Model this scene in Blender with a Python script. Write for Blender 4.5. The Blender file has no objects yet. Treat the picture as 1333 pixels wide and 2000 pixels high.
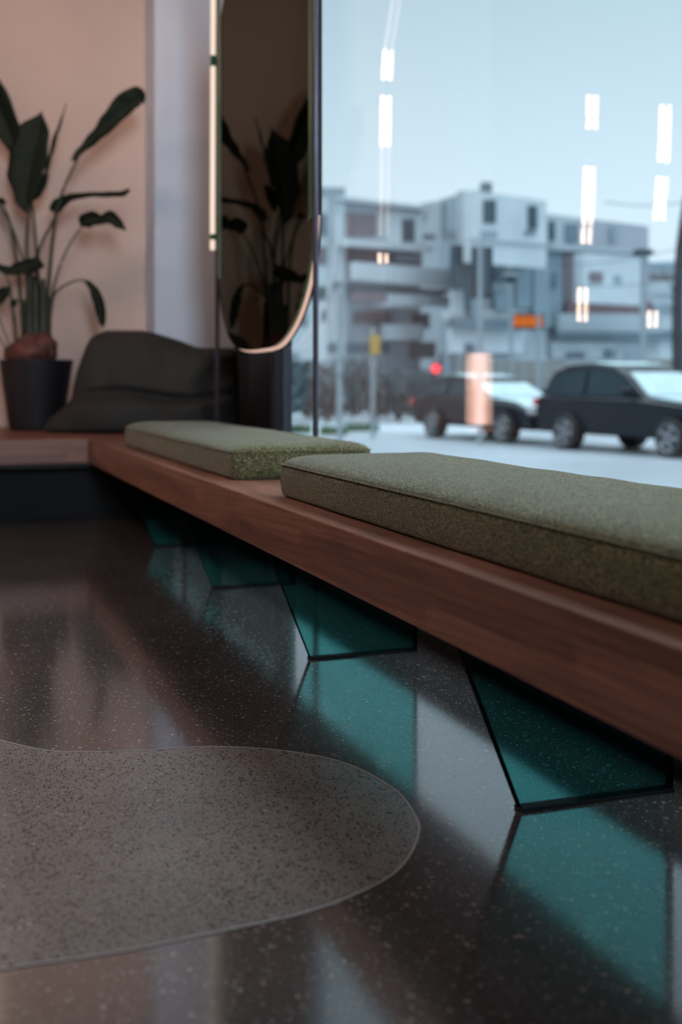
import bpy, bmesh, math, random
from mathutils import Vector, Matrix, noise
random.seed(7)
PI = math.pi
SC = bpy.context.scene
COL = SC.collection

# ------------------------------------------------------------------ camera
F = 2307.0                      # focal length in pixels of the 1333x2000 frame
H = 0.8                         # camera height
YAW = math.radians(19.47)
SN, CS = math.sin(YAW), math.cos(YAW)
cam_d = bpy.data.cameras.new('camera')
cam = bpy.data.objects.new('camera', cam_d); COL.objects.link(cam)
cam.location = (0, 0, H)
cam.rotation_euler = (PI/2, 0, -YAW)
cam_d.sensor_fit = 'AUTO'; cam_d.sensor_width = 36.0
cam_d.lens = F / 2000 * 36.0
cam_d.shift_y = -257 / 2000
cam_d.clip_start = 0.02; cam_d.clip_end = 600
cam_d.dof.use_dof = True
cam_d.dof.focus_distance = 2.75
cam_d.dof.aperture_fstop = 2.1
SC.camera = cam
SC.view_settings.view_transform = 'Standard'
SC.view_settings.look = 'None'
SC.view_settings.gamma = 1.0
SC.view_settings.exposure = 0.0
SC.view_settings.use_curve_mapping = False
SC.cycles.max_bounces = 12
SC.cycles.transparent_max_bounces = 24
SC.cycles.caustics_reflective = False
SC.cycles.sample_clamp_indirect = 6.0

# ------------------------------------------------------------------ sky
W = bpy.data.worlds.new('overcast_sky'); SC.world = W
W.use_nodes = True
nt = W.node_tree; nt.nodes.clear()
wo = nt.nodes.new('ShaderNodeOutputWorld'); bg = nt.nodes.new('ShaderNodeBackground')
tc = nt.nodes.new('ShaderNodeTexCoord'); sx = nt.nodes.new('ShaderNodeSeparateXYZ')
rp = nt.nodes.new('ShaderNodeValToRGB')
e = rp.color_ramp.elements
e[0].position = 0.0; e[0].color = (0.45, 0.50, 0.54, 1)
e[1].position = 1.0; e[1].color = (5.2, 6.2, 6.9, 1)
for p, c in ((0.49, (0.80, 0.92, 0.98, 1)), (0.51, (0.90, 1.08, 1.20, 1)), (0.57, (0.80, 1.01, 1.17, 1)), (0.67, (0.54, 0.74, 0.87, 1)), (0.76, (0.30, 0.42, 0.50, 1)), (0.86, (3.0, 3.7, 4.1, 1))):
    n_ = e.new(p); n_.color = c
mr = nt.nodes.new('ShaderNodeMapRange'); mr.inputs[1].default_value = -1; mr.inputs[2].default_value = 1
ns = nt.nodes.new('ShaderNodeTexNoise'); ns.inputs['Scale'].default_value = 1.6; ns.inputs['Detail'].default_value = 3
nr = nt.nodes.new('ShaderNodeMapRange'); nr.inputs[3].default_value = 0.94; nr.inputs[4].default_value = 1.06
mx = nt.nodes.new('ShaderNodeMix'); mx.data_type = 'RGBA'; mx.blend_type = 'MULTIPLY'; mx.inputs[0].default_value = 1
L = nt.links.new
L(tc.outputs['Generated'], sx.inputs[0]); L(sx.outputs['Z'], mr.inputs[0]); L(mr.outputs[0], rp.inputs[0])
L(tc.outputs['Generated'], ns.inputs['Vector']); L(ns.outputs[0], nr.inputs[0])
L(rp.outputs[0], mx.inputs[6]); L(nr.outputs[0], mx.inputs[7])
L(mx.outputs[2], bg.inputs['Color']); bg.inputs['Strength'].default_value = 1.0
L(bg.outputs[0], wo.inputs[0])

# ------------------------------------------------------------------ added room fill lights, none of them in view
def area(name, loc, rot, size, power, color):
    l = bpy.data.lights.new(name, 'AREA'); l.shape = 'RECTANGLE'; l.size = size[0]; l.size_y = size[1]
    l.energy = power; l.color = color
    o = bpy.data.objects.new(name, l); COL.objects.link(o); o.location = loc; o.rotation_euler = rot
    return o
CEIL = 4.0
area('added_room_fill', (-2.0, 4.4, CEIL-.05), (0, 0, 0), (1.6, 2.6), 98, (1.0, 0.70, 0.58))  # warm overhead fill, added to lift the room light
area('added_wall_fill', (.75, 6.6, CEIL-.13), (math.radians(34), 0, 0), (.7, .2), 17, (1.0, 0.66, 0.54))  # warm fill added to brighten the wall behind the plant
_a = area('added_cool_fill', (.0, -3.04, 2.2), (PI/2, 0, math.radians(-8)), (.9, 1.8), 28, (.72, .86, 1.0)); _a.data.spread = math.radians(50)  # cool fill added behind the camera, mainly to light the pier

# ------------------------------------------------------------------ helpers
def ray(px):                      # horizontal tangent of a picture column
    return (px - 666.5) / F
def at(px, py, d):                # pixel column/row at camera depth d -> world
    r = ray(px) * d
    return Vector((SN*d + CS*r, CS*d - SN*r, H + (743 - py) / F * d))
def depth_on_floor(py, z=0.0):
    return F * (H - z) / (py - 743)
def onX(px, py, X):
    t = ray(px); k = (CS - SN*t)/(SN + CS*t); Y = X * k
    d = SN*X + CS*Y
    return Vector((X, Y, H + (743-py)/F*d))
def onY(px, py, Y):
    t = ray(px); X = Y * (SN + CS*t)/(CS - SN*t)
    d = SN*X + CS*Y
    return Vector((X, Y, H + (743-py)/F*d))

def mesh_obj(name, bm, mats, parent=None, smooth=False, bevel=0, seg=2, auto=None):
    me = bpy.data.meshes.new(name)
    bmesh.ops.recalc_face_normals(bm, faces=bm.faces)
    bm.to_mesh(me); bm.free()
    if not isinstance(mats, (list, tuple)): mats = [mats]
    for m in mats: me.materials.append(m)
    for p in me.polygons: p.use_smooth = smooth
    o = bpy.data.objects.new(name, me); COL.objects.link(o)
    if parent: o.parent = parent; o.matrix_parent_inverse = Matrix.Translation(-Vector(parent.location)) if False else Matrix()
    if bevel:
        b = o.modifiers.new('bevel', 'BEVEL'); b.width = bevel; b.segments = seg; b.limit_method = 'ANGLE'
    return o
def tag(o, label=None, cat=None, group=None, kind=None):
    if label: o['label'] = label
    if cat: o['category'] = cat
    if group: o['group'] = group
    if kind: o['kind'] = kind
    return o
def empty(name, loc=(0, 0, 0), rz=0):
    o = bpy.data.objects.new(name, None); COL.objects.link(o); o.location = loc; o.rotation_euler = (0, 0, rz)
    o.empty_display_size = .1
    return o
def child(o, root):               # parent geometry written in world coordinates
    o.parent = root
    o.matrix_parent_inverse = (Matrix.Translation(root.location) @ root.rotation_euler.to_matrix().to_4x4()).inverted()
    return o
def box(bm, a, b):
    x0, y0, z0 = a; x1, y1, z1 = b
    v = [bm.verts.new(p) for p in ((x0,y0,z0),(x1,y0,z0),(x1,y1,z0),(x0,y1,z0),(x0,y0,z1),(x1,y0,z1),(x1,y1,z1),(x0,y1,z1))]
    for f in ((0,3,2,1),(4,5,6,7),(0,1,5,4),(1,2,6,5),(2,3,7,6),(3,0,4,7)): bm.faces.new([v[i] for i in f])
def prism(bm, pts, vec):          # polygon (3D points) extruded along vec
    vec = Vector(vec)
    a = [bm.verts.new(Vector(p)) for p in pts]; b = [bm.verts.new(Vector(p)+vec) for p in pts]
    n = len(pts)
    fs = [bm.faces.new(a), bm.faces.new(list(reversed(b)))]
    for i in range(n): fs.append(bm.faces.new((a[i], b[i], b[(i+1) % n], a[(i+1) % n])))
    return fs
def tube(bm, pts, r, n=8, caps=True, closed=False):
    pts = [Vector(p) for p in pts]; m = len(pts)
    rs = r if isinstance(r, (list, tuple)) else [r]*m
    rings = []
    for i, p in enumerate(pts):
        if closed: t = pts[(i+1) % m]-pts[i-1]
        else: t = pts[min(i+1, m-1)]-pts[max(i-1, 0)]
        t.normalize()
        up = Vector((0, 0, 1)) if abs(t.z) < .93 else Vector((1, 0, 0))
        a = t.cross(up).normalized(); b = t.cross(a)
        rings.append([bm.verts.new(p + rs[i]*(math.cos(k*2*PI/n)*a + math.sin(k*2*PI/n)*b)) for k in range(n)])
    for i in range(m if closed else m-1):
        A, B = rings[i], rings[(i+1) % m]
        for k in range(n): bm.faces.new((A[k], A[(k+1) % n], B[(k+1) % n], B[k]))
    if caps and not closed: bm.faces.new(list(reversed(rings[0]))); bm.faces.new(rings[-1])
def smooth_path(pts, n=6):
    pts = [Vector(p) for p in pts]; out = []
    for i in range(len(pts)-1):
        p0 = pts[max(i-1, 0)]; p1 = pts[i]; p2 = pts[i+1]; p3 = pts[min(i+2, len(pts)-1)]
        for k in range(n):
            t = k/n
            out.append(.5*((2*p1)+(-p0+p2)*t+(2*p0-5*p1+4*p2-p3)*t*t+(-p0+3*p1-3*p2+p3)*t**3))
    out.append(pts[-1]); return out
def smooth_closed(pts, n=6):
    pts = [Vector(p) for p in pts]; m = len(pts); out = []
    for i in range(m):
        p0, p1, p2, p3 = pts[i-1], pts[i], pts[(i+1) % m], pts[(i+2) % m]
        for k in range(n):
            t = k/n
            out.append(.5*((2*p1)+(-p0+p2)*t+(2*p0-5*p1+4*p2-p3)*t*t+(-p0+3*p1-3*p2+p3)*t**3))
    return out
def lathe(bm, prof, n=48, c=(0, 0, 0)):
    rings = [[bm.verts.new((c[0]+r*math.cos(k*2*PI/n), c[1]+r*math.sin(k*2*PI/n), c[2]+z)) for k in range(n)] for r, z in prof]
    for A, B in zip(rings, rings[1:]):
        for k in range(n): bm.faces.new((A[k], A[(k+1) % n], B[(k+1) % n], B[k]))
    bm.faces.new(list(reversed(rings[0]))); bm.faces.new(rings[-1])

# ------------------------------------------------------------------ materials
class NT:
    def __init__(s, name):
        s.m = bpy.data.materials.new(name); s.m.use_nodes = True
        s.t = s.m.node_tree; s.t.nodes.clear()
        s.out = s.t.nodes.new('ShaderNodeOutputMaterial')
    def n(s, typ, **kw):
        x = s.t.nodes.new('ShaderNode'+typ)
        for k, v in kw.items():
            if k.startswith('i_'):
                x.inputs[k[2:].replace('_', ' ')].default_value = v
            else: setattr(x, k, v)
        return x
    def l(s, a, b): s.t.links.new(a, b)
    def ramp(s, src, stops, interp='LINEAR'):
        r = s.n('ValToRGB'); r.color_ramp.interpolation = interp
        el = r.color_ramp.elements
        while len(el) > 1: el.remove(el[-1])
        el[0].position = stops[0][0]; el[0].color = tuple(stops[0][1])+(1,)
        for p, c in stops[1:]:
            q = el.new(p); q.color = tuple(c)+(1,)
        s.l(src, r.inputs[0]); return r.outputs[0]
    def mix(s, fac, a, b, mode='MIX'):
        x = s.n('Mix', data_type='RGBA', blend_type=mode)
        if isinstance(fac, (int, float)): x.inputs[0].default_value = fac
        else: s.l(fac, x.inputs[0])
        for v, i in ((a, 6), (b, 7)):
            if isinstance(v, tuple): x.inputs[i].default_value = v+(1,) if len(v) == 3 else v
            else: s.l(v, x.inputs[i])
        return x.outputs[2]
    def coord(s, scale=(1, 1, 1), kind='Object'):
        c = s.n('TexCoord'); mp = s.n('Mapping'); mp.inputs['Scale'].default_value = scale
        s.l(c.outputs[kind], mp.inputs[0]); return mp.outputs[0]
    def bump(s, h, strength=.3, dist=.002):
        b = s.n('Bump'); b.inputs['Strength'].default_value = strength; b.inputs['Distance'].default_value = dist
        s.l(h, b.inputs['Height']); return b.outputs[0]
    def pbr(s, color, rough=.5, **kw):
        p = s.n('BsdfPrincipled')
        if isinstance(color, tuple): p.inputs['Base Color'].default_value = color+(1,)
        else: s.l(color, p.inputs['Base Color'])
        if isinstance(rough, (int, float)): p.inputs['Roughness'].default_value = rough
        else: s.l(rough, p.inputs['Roughness'])
        for k, v in kw.items():
            k = k.replace('_', ' ')
            if isinstance(v, (int, float, tuple)): p.inputs[k].default_value = v
            else: s.l(v, p.inputs[k])
        s.l(p.outputs[0], s.out.inputs[0]); return s.m
def plain(name, color, rough=.5, nscale=8, var=.12, **kw):
    s = NT(name); v = s.coord()
    nz = s.n('TexNoise', i_Scale=nscale, i_Detail=4.0); s.l(v, nz.inputs['Vector'])
    lo = tuple(c*(1-var) for c in color); hi = tuple(min(1, c*(1+var)) for c in color)
    return s.pbr(s.ramp(nz.outputs[0], ((.3, lo), (.7, hi))), rough, **kw)
def emit(name, color, strength):
    s = NT(name); e_ = s.n('Emission'); e_.inputs[0].default_value = color+(1,); e_.inputs[1].default_value = strength
    s.l(e_.outputs[0], s.out.inputs[0]); return s.m
def glass(name, tint, f0=.04, k=1.0, rough=0.0):
    s = NT(name)
    lw = s.n('LayerWeight'); lw.inputs['Blend'].default_value = .5
    pw = s.n('Math', operation='POWER'); s.l(lw.outputs['Facing'], pw.inputs[0]); pw.inputs[1].default_value = 5
    ma = s.n('Math', operation='MULTIPLY_ADD'); s.l(pw.outputs[0], ma.inputs[0]); ma.inputs[1].default_value = k*(1-f0); ma.inputs[2].default_value = f0
    tr = s.n('BsdfTransparent'); tr.inputs[0].default_value = tint+(1,)
    gl = s.n('BsdfGlossy'); gl.inputs['Roughness'].default_value = rough; gl.inputs[0].default_value = (1, 1, 1, 1)
    mx = s.n('MixShader'); s.l(ma.outputs[0], mx.inputs[0]); s.l(tr.outputs[0], mx.inputs[1]); s.l(gl.outputs[0], mx.inputs[2])
    s.l(mx.outputs[0], s.out.inputs[0]); return s.m

def terrazzo(name, base, dark, light, dens_l, dens_d, size, rough, ior):
    s = NT(name); v = s.coord(kind='Object')
    big = s.n('TexNoise', i_Scale=2.2, i_Detail=5.0); s.l(v, big.inputs['Vector'])
    fine = s.n('TexNoise', i_Scale=260.0, i_Detail=3.0); s.l(v, fine.inputs['Vector'])
    c = s.ramp(big.outputs[0], ((.3, tuple(x*.8 for x in base)), (.7, tuple(x*1.2 for x in base))))
    f = s.ramp(fine.outputs[0], ((.3, (.65,)*3), (.7, (1.35,)*3)))
    c = s.mix(1.0, c, f, 'MULTIPLY')
    def specks(scale, thr, col, prev, rnd):
        vo = s.n('TexVoronoi', i_Scale=scale, i_Randomness=1.0); s.l(v, vo.inputs['Vector'])
        sep = s.n('SeparateColor'); s.l(vo.outputs['Color'], sep.inputs[0])
        rad = s.n('MapRange'); s.l(sep.outputs[rnd], rad.inputs[0])
        rad.inputs[1].default_value = 1-thr; rad.inputs[2].default_value = 1; rad.inputs[3].default_value = 0.0; rad.inputs[4].default_value = .50
        wob = s.n('TexNoise', i_Scale=scale*1.7); s.l(v, wob.inputs['Vector'])
        ad = s.n('Math', operation='MULTIPLY_ADD'); s.l(wob.outputs[0], ad.inputs[0]); ad.inputs[1].default_value = .35; s.l(vo.outputs['Distance'], ad.inputs[2])
        sb = s.n('Math', operation='SUBTRACT'); s.l(ad.outputs[0], sb.inputs[0]); sb.inputs[1].default_value = .175
        lt = s.n('Math', operation='LESS_THAN'); s.l(sb.outputs[0], lt.inputs[0]); s.l(rad.outputs[0], lt.inputs[1])
        hue = s.n('MapRange'); s.l(sep.outputs[2 if rnd != 2 else 0], hue.inputs[0])
        cc = s.mix(hue.outputs[0], tuple(x*.55 for x in col), col)
        return s.mix(lt.outputs[0], prev, cc)
    c = specks(135/size, dens_d, dark, c, 0)
    c = specks(230/size, dens_d, tuple(x*1.6 for x in dark), c, 1)
    c = specks(150/size, dens_l, light, c, 1)
    c = specks(260/size, dens_l, light, c, 0)
    c = specks(95/size, dens_l*.22, (light[0]*1.05, light[1]*.78, light[2]*.65), c, 2)
    rn = s.n('TexNoise', i_Scale=5.0, i_Detail=6.0); s.l(v, rn.inputs['Vector'])
    rr = s.n('MapRange'); s.l(rn.outputs[0], rr.inputs[0]); rr.inputs[3].default_value = rough*.8; rr.inputs[4].default_value = rough*1.25
    return s.pbr(c, rr.outputs[0], IOR=ior)

M = {}
M['floor'] = terrazzo('dark_terrazzo', (.060, .051, .050), (.016, .015, .015), (.34, .34, .34), .15, .35, .9, .11, 2.6)
M['inlay'] = terrazzo('light_terrazzo', (.17, .150, .142), (.010, .009, .009), (.33, .32, .31), .05, .72, .95, .24, 1.55)
M['inlay_trim'] = plain('zinc_strip', (.30, .29, .29), .45, 30, .1)

def wood(name, along, seed=0.0):
    s = NT(name)
    sc_ = (6, 6, 6)
    c0 = s.n('TexCoord')
    mp = s.n('Mapping'); s.l(c0.outputs['Object'], mp.inputs[0])
    if along == 'X': mp.inputs['Rotation'].default_value = (0, 0, PI/2)
    mp.inputs['Location'].default_value = (seed, seed*.7, 0)
    v = mp.outputs[0]
    st = s.n('Mapping'); s.l(v, st.inputs[0]); st.inputs['Scale'].default_value = (16, 1.3, 16)
    w1 = s.n('TexNoise', i_Scale=1.4, i_Detail=6.0, i_Roughness=.6, i_Distortion=.7); s.l(st.outputs[0], w1.inputs['Vector'])
    wv = s.n('TexWave', wave_type='RINGS', i_Scale=1.1, i_Distortion=5.0, i_Detail=3.0); wv.inputs['Detail Scale'].default_value = .8
    s.l(st.outputs[0], wv.inputs['Vector'])
    # staves: cells stretched along the length
    sv = s.n('Mapping'); s.l(v, sv.inputs[0]); sv.inputs['Scale'].default_value = (1/.06, 1/.62, 1/.046)
    vo = s.n('TexVoronoi', distance='CHEBYCHEV', i_Scale=1.0, i_Randomness=.35); s.l(sv.outputs[0], vo.inputs['Vector'])
    sep = s.n('SeparateColor'); s.l(vo.outputs['Color'], sep.inputs[0])
    base = s.ramp(w1.outputs[0], ((.25, (.12, .050, .033)), (.5, (.225, .097, .065)), (.75, (.33, .155, .108))))
    tone = s.ramp(sep.outputs[0], ((0, (.66, .62, .60)), (1, (1.2, 1.2, 1.2))))
    c = s.mix(.85, base, tone, 'MULTIPLY')
    rg = s.ramp(wv.outputs[0], ((.0, (.72, .70, .68)), (.6, (1.08, 1.08, 1.08))))
    c = s.mix(.55, c, rg, 'MULTIPLY')
    fn = s.n('Mapping'); s.l(v, fn.inputs[0]); fn.inputs['Scale'].default_value = (420, 14, 420)
    f = s.n('TexNoise', i_Scale=1.0, i_Detail=2.0); s.l(fn.outputs[0], f.inputs['Vector'])
    c = s.mix(.5, c, s.ramp(f.outputs[0], ((.35, (.8, .8, .8)), (.65, (1.15, 1.15, 1.15)))), 'MULTIPLY')
    return s.pbr(c, .42, Normal=s.bump(f.outputs[0], .15, .0006))
M['wood_y'] = wood('stained_wood_long', 'Y', .3)
M['wood_x'] = wood('stained_wood_corner', 'X', 2.1)

def boucle():
    s = NT('green_wool'); v = s.coord()
    vo = s.n('TexVoronoi', i_Scale=330.0, feature='SMOOTH_F1'); s.l(v, vo.inputs['Vector'])
    nz = s.n('TexNoise', i_Scale=240.0, i_Detail=4.0, i_Roughness=.7); s.l(v, nz.inputs['Vector'])
    ad = s.n('Math', operation='ADD'); s.l(nz.outputs[0], ad.inputs[0]); s.l(vo.outputs['Distance'], ad.inputs[1])
    c = s.ramp(nz.outputs[0], ((.38, (.010, .008, .003)), (.5, (.085, .074, .034)), (.60, (.33, .305, .155))))
    lg = s.n('TexNoise', i_Scale=26.0, i_Detail=3.0); s.l(v, lg.inputs['Vector'])
    c = s.mix(1.0, c, s.ramp(lg.outputs[0], ((.3, (.88,)*3), (.7, (1.1,)*3))), 'MULTIPLY')
    return s.pbr(c, .95, Normal=s.bump(ad.outputs[0], .9, .0022), **{'Sheen Weight': .38, 'Sheen Roughness': .3, 'Sheen Tint': (.95, 1, .93, 1), 'Specular IOR Level': .15})
M['wool'] = boucle()
M['leg_glass'] = glass('teal_glass', (.34, .74, .72), .045, 1.0)
M['leg_edge'] = plain('teal_glass_edge', (.001, .005, .005), .5, 8, .1, IOR=1.05)
M['pane'] = glass('clear_glass', (.988, .994, .992), .022, .27)
M['wall'] = plain('painted_plaster', (.68, .525, .45), .85, 3, .03)
M['pillar'] = plain('daylit_white_paint', (.70, .78, .89), .8, 3, .03)  # white with cool daylight put into its colour
M['navy'] = plain('navy_paint', (.012, .016, .028), .55, 4, .15)
M['black'] = plain('black_board', (.005, .005, .006), .8, 5, .2)
M['ceil'] = plain('grey_ceiling', (.10, .095, .09), .9, 3, .08)
M['room_dark'] = plain('dark_wall_paint', (.05, .045, .042), .8, 3, .1)
M['plinth'] = plain('plinth_grey', (.013, .015, .015), .6, 5, .2)
M['metal'] = plain('pole_metal', (.12, .105, .135), .4, 20, .1, Metallic=.5)
def mirror():
    s = NT('bronze_mirror'); v = s.coord()
    g = s.n('BsdfGlossy'); g.inputs[0].default_value = (.115, .115, .095, 1); g.inputs['Roughness'].default_value = .015
    s.l(g.outputs[0], s.out.inputs[0]); return s.m
M['mirror'] = mirror()
M['margin'] = plain('green_bevel', (.008, .12, .05), .25, 5, .1)
M['mirror_edge'] = plain('green_glass_edge', (.02, .11, .05), .1, 5, .1)
M['led'] = emit('led_warm', (1.0, .80, .64), 1.05)
M['rim'] = emit('led_rim_glow', (1.0, .65, .53), .75)
M['led_tube'] = emit('led_tube_warm', (1.0, .72, .55), 24.0)
M['led_faint'] = emit('led_tube_faint', (1.0, .78, .62), 3.2)
M['lamp'] = emit('lantern_glow', (1.0, .56, .43), 7.0)
M['leaf'] = plain('leaf_dark_green', (.006, .012, .005), .6, 14, .3, **{'Specular IOR Level': .2})
M['stem'] = plain('stem_green', (.020, .027, .012), .5, 14, .3)
M['sheath'] = plain('dry_sheath', (.12, .042, .034), .6, 20, .5)
M['pot'] = plain('black_pot', (.008, .009, .012), .6, 6, .15)
M['soil'] = plain('potting_soil', (.03, .02, .015), .95, 60, .5)
def bag():
    s = NT('bean_bag_cloth'); v = s.coord()
    nz = s.n('TexNoise', i_Scale=5.0, i_Detail=4.0, i_Distortion=.6); s.l(v, nz.inputs['Vector'])
    c = s.ramp(nz.outputs[0], ((.3, (.014, .0155, .0135)), (.7, (.022, .024, .021))))
    return s.pbr(c, .75, Normal=s.bump(nz.outputs[0], .6, .03))
M['bag'] = bag()
M['seam'] = plain('dark_seam', (.015, .015, .013), .8)

# ------------------------------------------------------------------ setting: room
XW = 1.504          # plane of the glass
YE = 5.00           # end of the glass
ZS = 0.205          # low parapet under the glass
YB = 6.65           # front of the corner platform
YWALL = 8.5
XL, YN = -4.6, -3.2
XR = 2.07
fl = empty('floor'); tag(fl, 'dark polished terrazzo floor', kind='structure')
bm = bmesh.new(); box(bm, (XL, YN, -.10), (XR+.2, YWALL+.2, 0)); child(mesh_obj('floor_slab', bm, M['floor']), fl)
inlay_px = [(-330,1480),(-160,1425),(-60,1430),(0,1446),(84,1465),(161,1469),(284,1466),(400,1459),(516,1463),(619,1477),(697,1500),(774,1545),(811,1592),(819,1624),(801,1671),(761,1713),(677,1755),(581,1787),(419,1822),(226,1861),(0,1895),(-260,1950),(-620,2010),(-900,1900),(-900,1640),(-560,1560)]
pts = [at(x, y, depth_on_floor(y)) for x, y in inlay_px]
ring = smooth_closed(pts, 8)
bm = bmesh.new(); prism(bm, [(p.x, p.y, .0006) for p in ring], (0, 0, -.02)); child(mesh_obj('inlay', bm, M['inlay']), fl)
bm = bmesh.new()
nr_ = len(ring); inn = []; out_ = []
for i, p in enumerate(ring):
    t = (ring[(i+1) % nr_]-ring[i-1]).normalized(); nrm = Vector((t.y, -t.x, 0))
    inn.append(bm.verts.new((p.x-nrm.x*.0022, p.y-nrm.y*.0022, .0012))); out_.append(bm.verts.new((p.x+nrm.x*.0022, p.y+nrm.y*.0022, .0012)))
for i in range(nr_): bm.faces.new((inn[i], inn[(i+1) % nr_], out_[(i+1) % nr_], out_[i]))
child(mesh_obj('inlay_strip', bm, M['inlay_trim']), fl)

def struct(name, bm, m, label=None, **kw):
    return tag(mesh_obj(name, bm, m, **kw), label, kind='structure')
bm = bmesh.new(); box(bm, (XL, YN, CEIL), (XR+.2, YWALL+.2, CEIL+.2)); struct('ceiling', bm, M['ceil'])
bm = bmesh.new(); box(bm, (XL, YWALL, 0), (XR+.2, YWALL+.2, CEIL)); struct('wall_back', bm, M['wall'])
bm = bmesh.new(); box(bm, (XL-.2, YN, 0), (XL, YWALL+.2, CEIL)); struct('wall_left', bm, M['room_dark'])
bm = bmesh.new(); box(bm, (-1.45, 5.55, 0), (-1.25, YWALL, CEIL)); struct('added_dark_screen', bm, M['room_dark'], 'unseen dark partition added to darken what the shop window mirrors')  # added out of view so the pane mirrors a dark surface
bm = bmesh.new(); box(bm, (XL-.2, YN-.2, 0), (XR+.2, YN, CEIL)); struct('wall_front', bm, M['room_dark'])
# white pier beside the bean bag
bm = bmesh.new(); box(bm, (1.505, 8.12, 0), (XR, YWALL, CEIL)); struct('trim_1', bm, M['pillar'], 'white pier standing in the corner behind the bean bag')
# the wall past the end of the glass bends outwards
bm = bmesh.new()
prism(bm, [(XW, YE, -.1), (XR+.005, 7.02, -.1), (XR-.045, 7.05, -.1), (XW-.035, YE+.03, -.1)], (0, 0, CEIL+.1)); struct('wall_right', bm, M['navy'])
bm = bmesh.new(); box(bm, (XR, 7.03, -.1), (XR+.05, YWALL+.2, CEIL)); struct('wall_corner', bm, M['black'])
bm = bmesh.new(); box(bm, (XR-.045, 7.06, .477), (XR-.001, 7.56, CEIL)); struct('trim_4', bm, M['navy'], 'navy upright panel past the end of the window')
# parapet, head and glass
bm = bmesh.new(); box(bm, (XW-.03, YN, -.1), (XW+.14, YE, ZS)); struct('trim_2', bm, plain('parapet_grey', (.20, .25, .32), .5, 6, .1), 'low dark parapet under the shop window')
bm = bmesh.new(); box(bm, (XW-.03, YN, 3.05), (XW+.14, YE, CEIL)); struct('trim_3', bm, M['black'])
win = empty('window_1', (XW, 2, ZS)); tag(win, 'large shop window of two clear panes', kind='structure')
for k, x in enumerate((XW, XW+.022)):
    bm = bmesh.new(); box(bm, (x, YN, ZS), (x+.005, YE, 3.05)); child(mesh_obj('pane', bm, M['pane']), win)
bm = bmesh.new(); box(bm, (XW-.01, YE-.012, ZS), (XW+.03, YE, 3.05)); child(mesh_obj('window_frame', bm, M['navy']), win)

# added frame around the cool fill, and added housings over the warm fills
bm = bmesh.new()
for a_, b_ in (((-.56, -3.199, 1.2), (-.48, -3.08, 3.2)), ((.48, -3.199, 1.2), (.56, -3.08, 3.2)), ((-.48, -3.199, 1.2), (.48, -3.08, 1.28)), ((-.48, -3.199, 3.12), (.48, -3.08, 3.2))): box(bm, a_, b_)
struct('added_fill_frame', bm, M['navy'], 'frame added around the cool fill light behind the viewer')
bm = bmesh.new(); box(bm, (-2.82, 3.08, CEIL-.04), (-1.18, 5.72, CEIL-.001)); struct('trim_5', bm, M['metal'], 'flat housing added over the warm room fill light')
bm = bmesh.new(); box(bm, (.38, 6.42, CEIL+.0-.03), (1.12, 6.80, CEIL-.001)); struct('trim_6', bm, M['metal'], 'small housing added over the warm wall fill light')

# ------------------------------------------------------------------ benches
HF = .864                       # front of the long bench
ZT, ZB, ZU = .476, .340, .446   # top, foot of the front board, underside of the seat board
YJ = 3.46
def seat_L(bm, y0, y1):
    prism(bm, [(HF, y0, ZB), (HF, y0, ZT), (1.40, y0, ZT), (1.40, y0, ZU), (HF+.05, y0, ZU), (HF+.05, y0, ZB)], (0, y1-y0, 0))
def leg(root, y):
    th = .026
    prof = [(1.045, 0.0), (1.375, 0.0), (1.375, ZU), (1.045-.120*ZU/.305, ZU)]
    bm = bmesh.new()
    fs = prism(bm, [(x, y-th/2, z+.0065 if z < .1 else z-.001) for x, z in prof], (0, th, 0))
    for f in fs[2:]: f.material_index = 1
    o = mesh_obj('glass_leg', bm, [M['leg_glass'], M['leg_edge']])
    o['label'] = 'teal tinted glass panel'
    bm = bmesh.new(); box(bm, (1.043, y-th/2-.002, .0008), (1.377, y+th/2+.002, .006))
    g = mesh_obj('foot_gasket', bm, M['black']); child(o, root); g.parent = o
    return o
b1 = empty('bench', (1.1, 1.5, 0)); tag(b1, 'near stretch of the reddish wooden window bench, under the closer green cushion', 'bench', 'wooden bench units along the window')
bm = bmesh.new(); seat_L(bm, -.6, YJ-.0006); child(mesh_obj('seat_board', bm, M['wood_y'], bevel=.004, seg=3), b1)
b2 = empty('bench', (1.1, 5.0, 0)); tag(b2, 'far stretch of the reddish wooden window bench, under the farther green cushion', 'bench', 'wooden bench units along the window')
bm = bmesh.new(); seat_L(bm, YJ+.0006, YB+.045); child(mesh_obj('seat_board', bm, M['wood_y'], bevel=.004, seg=3), b2)
leg(b1, 2.453*H); leg(b1, 4.034*H); leg(b1, .87*H); leg(b2, 5.55*H); leg(b2, 7.06*H)
b3 = empty('corner_bench', (-1, 7.2, 0)); tag(b3, 'deep wooden corner platform on a black base, carrying the plant and bean bag', 'bench')
bm = bmesh.new()
prism(bm, [(-1.245, YB, ZB), (-1.245, YB, ZT), (-1.245, YWALL-.002, ZT), (-1.245, YWALL-.002, ZU), (-1.245, YB+.05, ZU), (-1.245, YB+.05, ZB)], (1.245+HF-.001, 0, 0))
child(mesh_obj('seat_board', bm, M['wood_x'], bevel=.004, seg=3), b3)
bm = bmesh.new(); box(bm, (HF, YB+.046, ZU), (XR-.055, 8.118, ZT)); child(mesh_obj('corner_board', bm, M['wood_x']), b3)
bm = bmesh.new(); box(bm, (-1.245, YB+.30, .001), (1.95, YB+.34, ZU-.001)); child(mesh_obj('plinth', bm, M['black']), b3)
bm = bmesh.new(); box(bm, (-1.245, YB+.06, ZU-.13), (1.0, YB+.10, ZU-.001)); child(mesh_obj('rail', bm, M['plinth']), b3)

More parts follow.
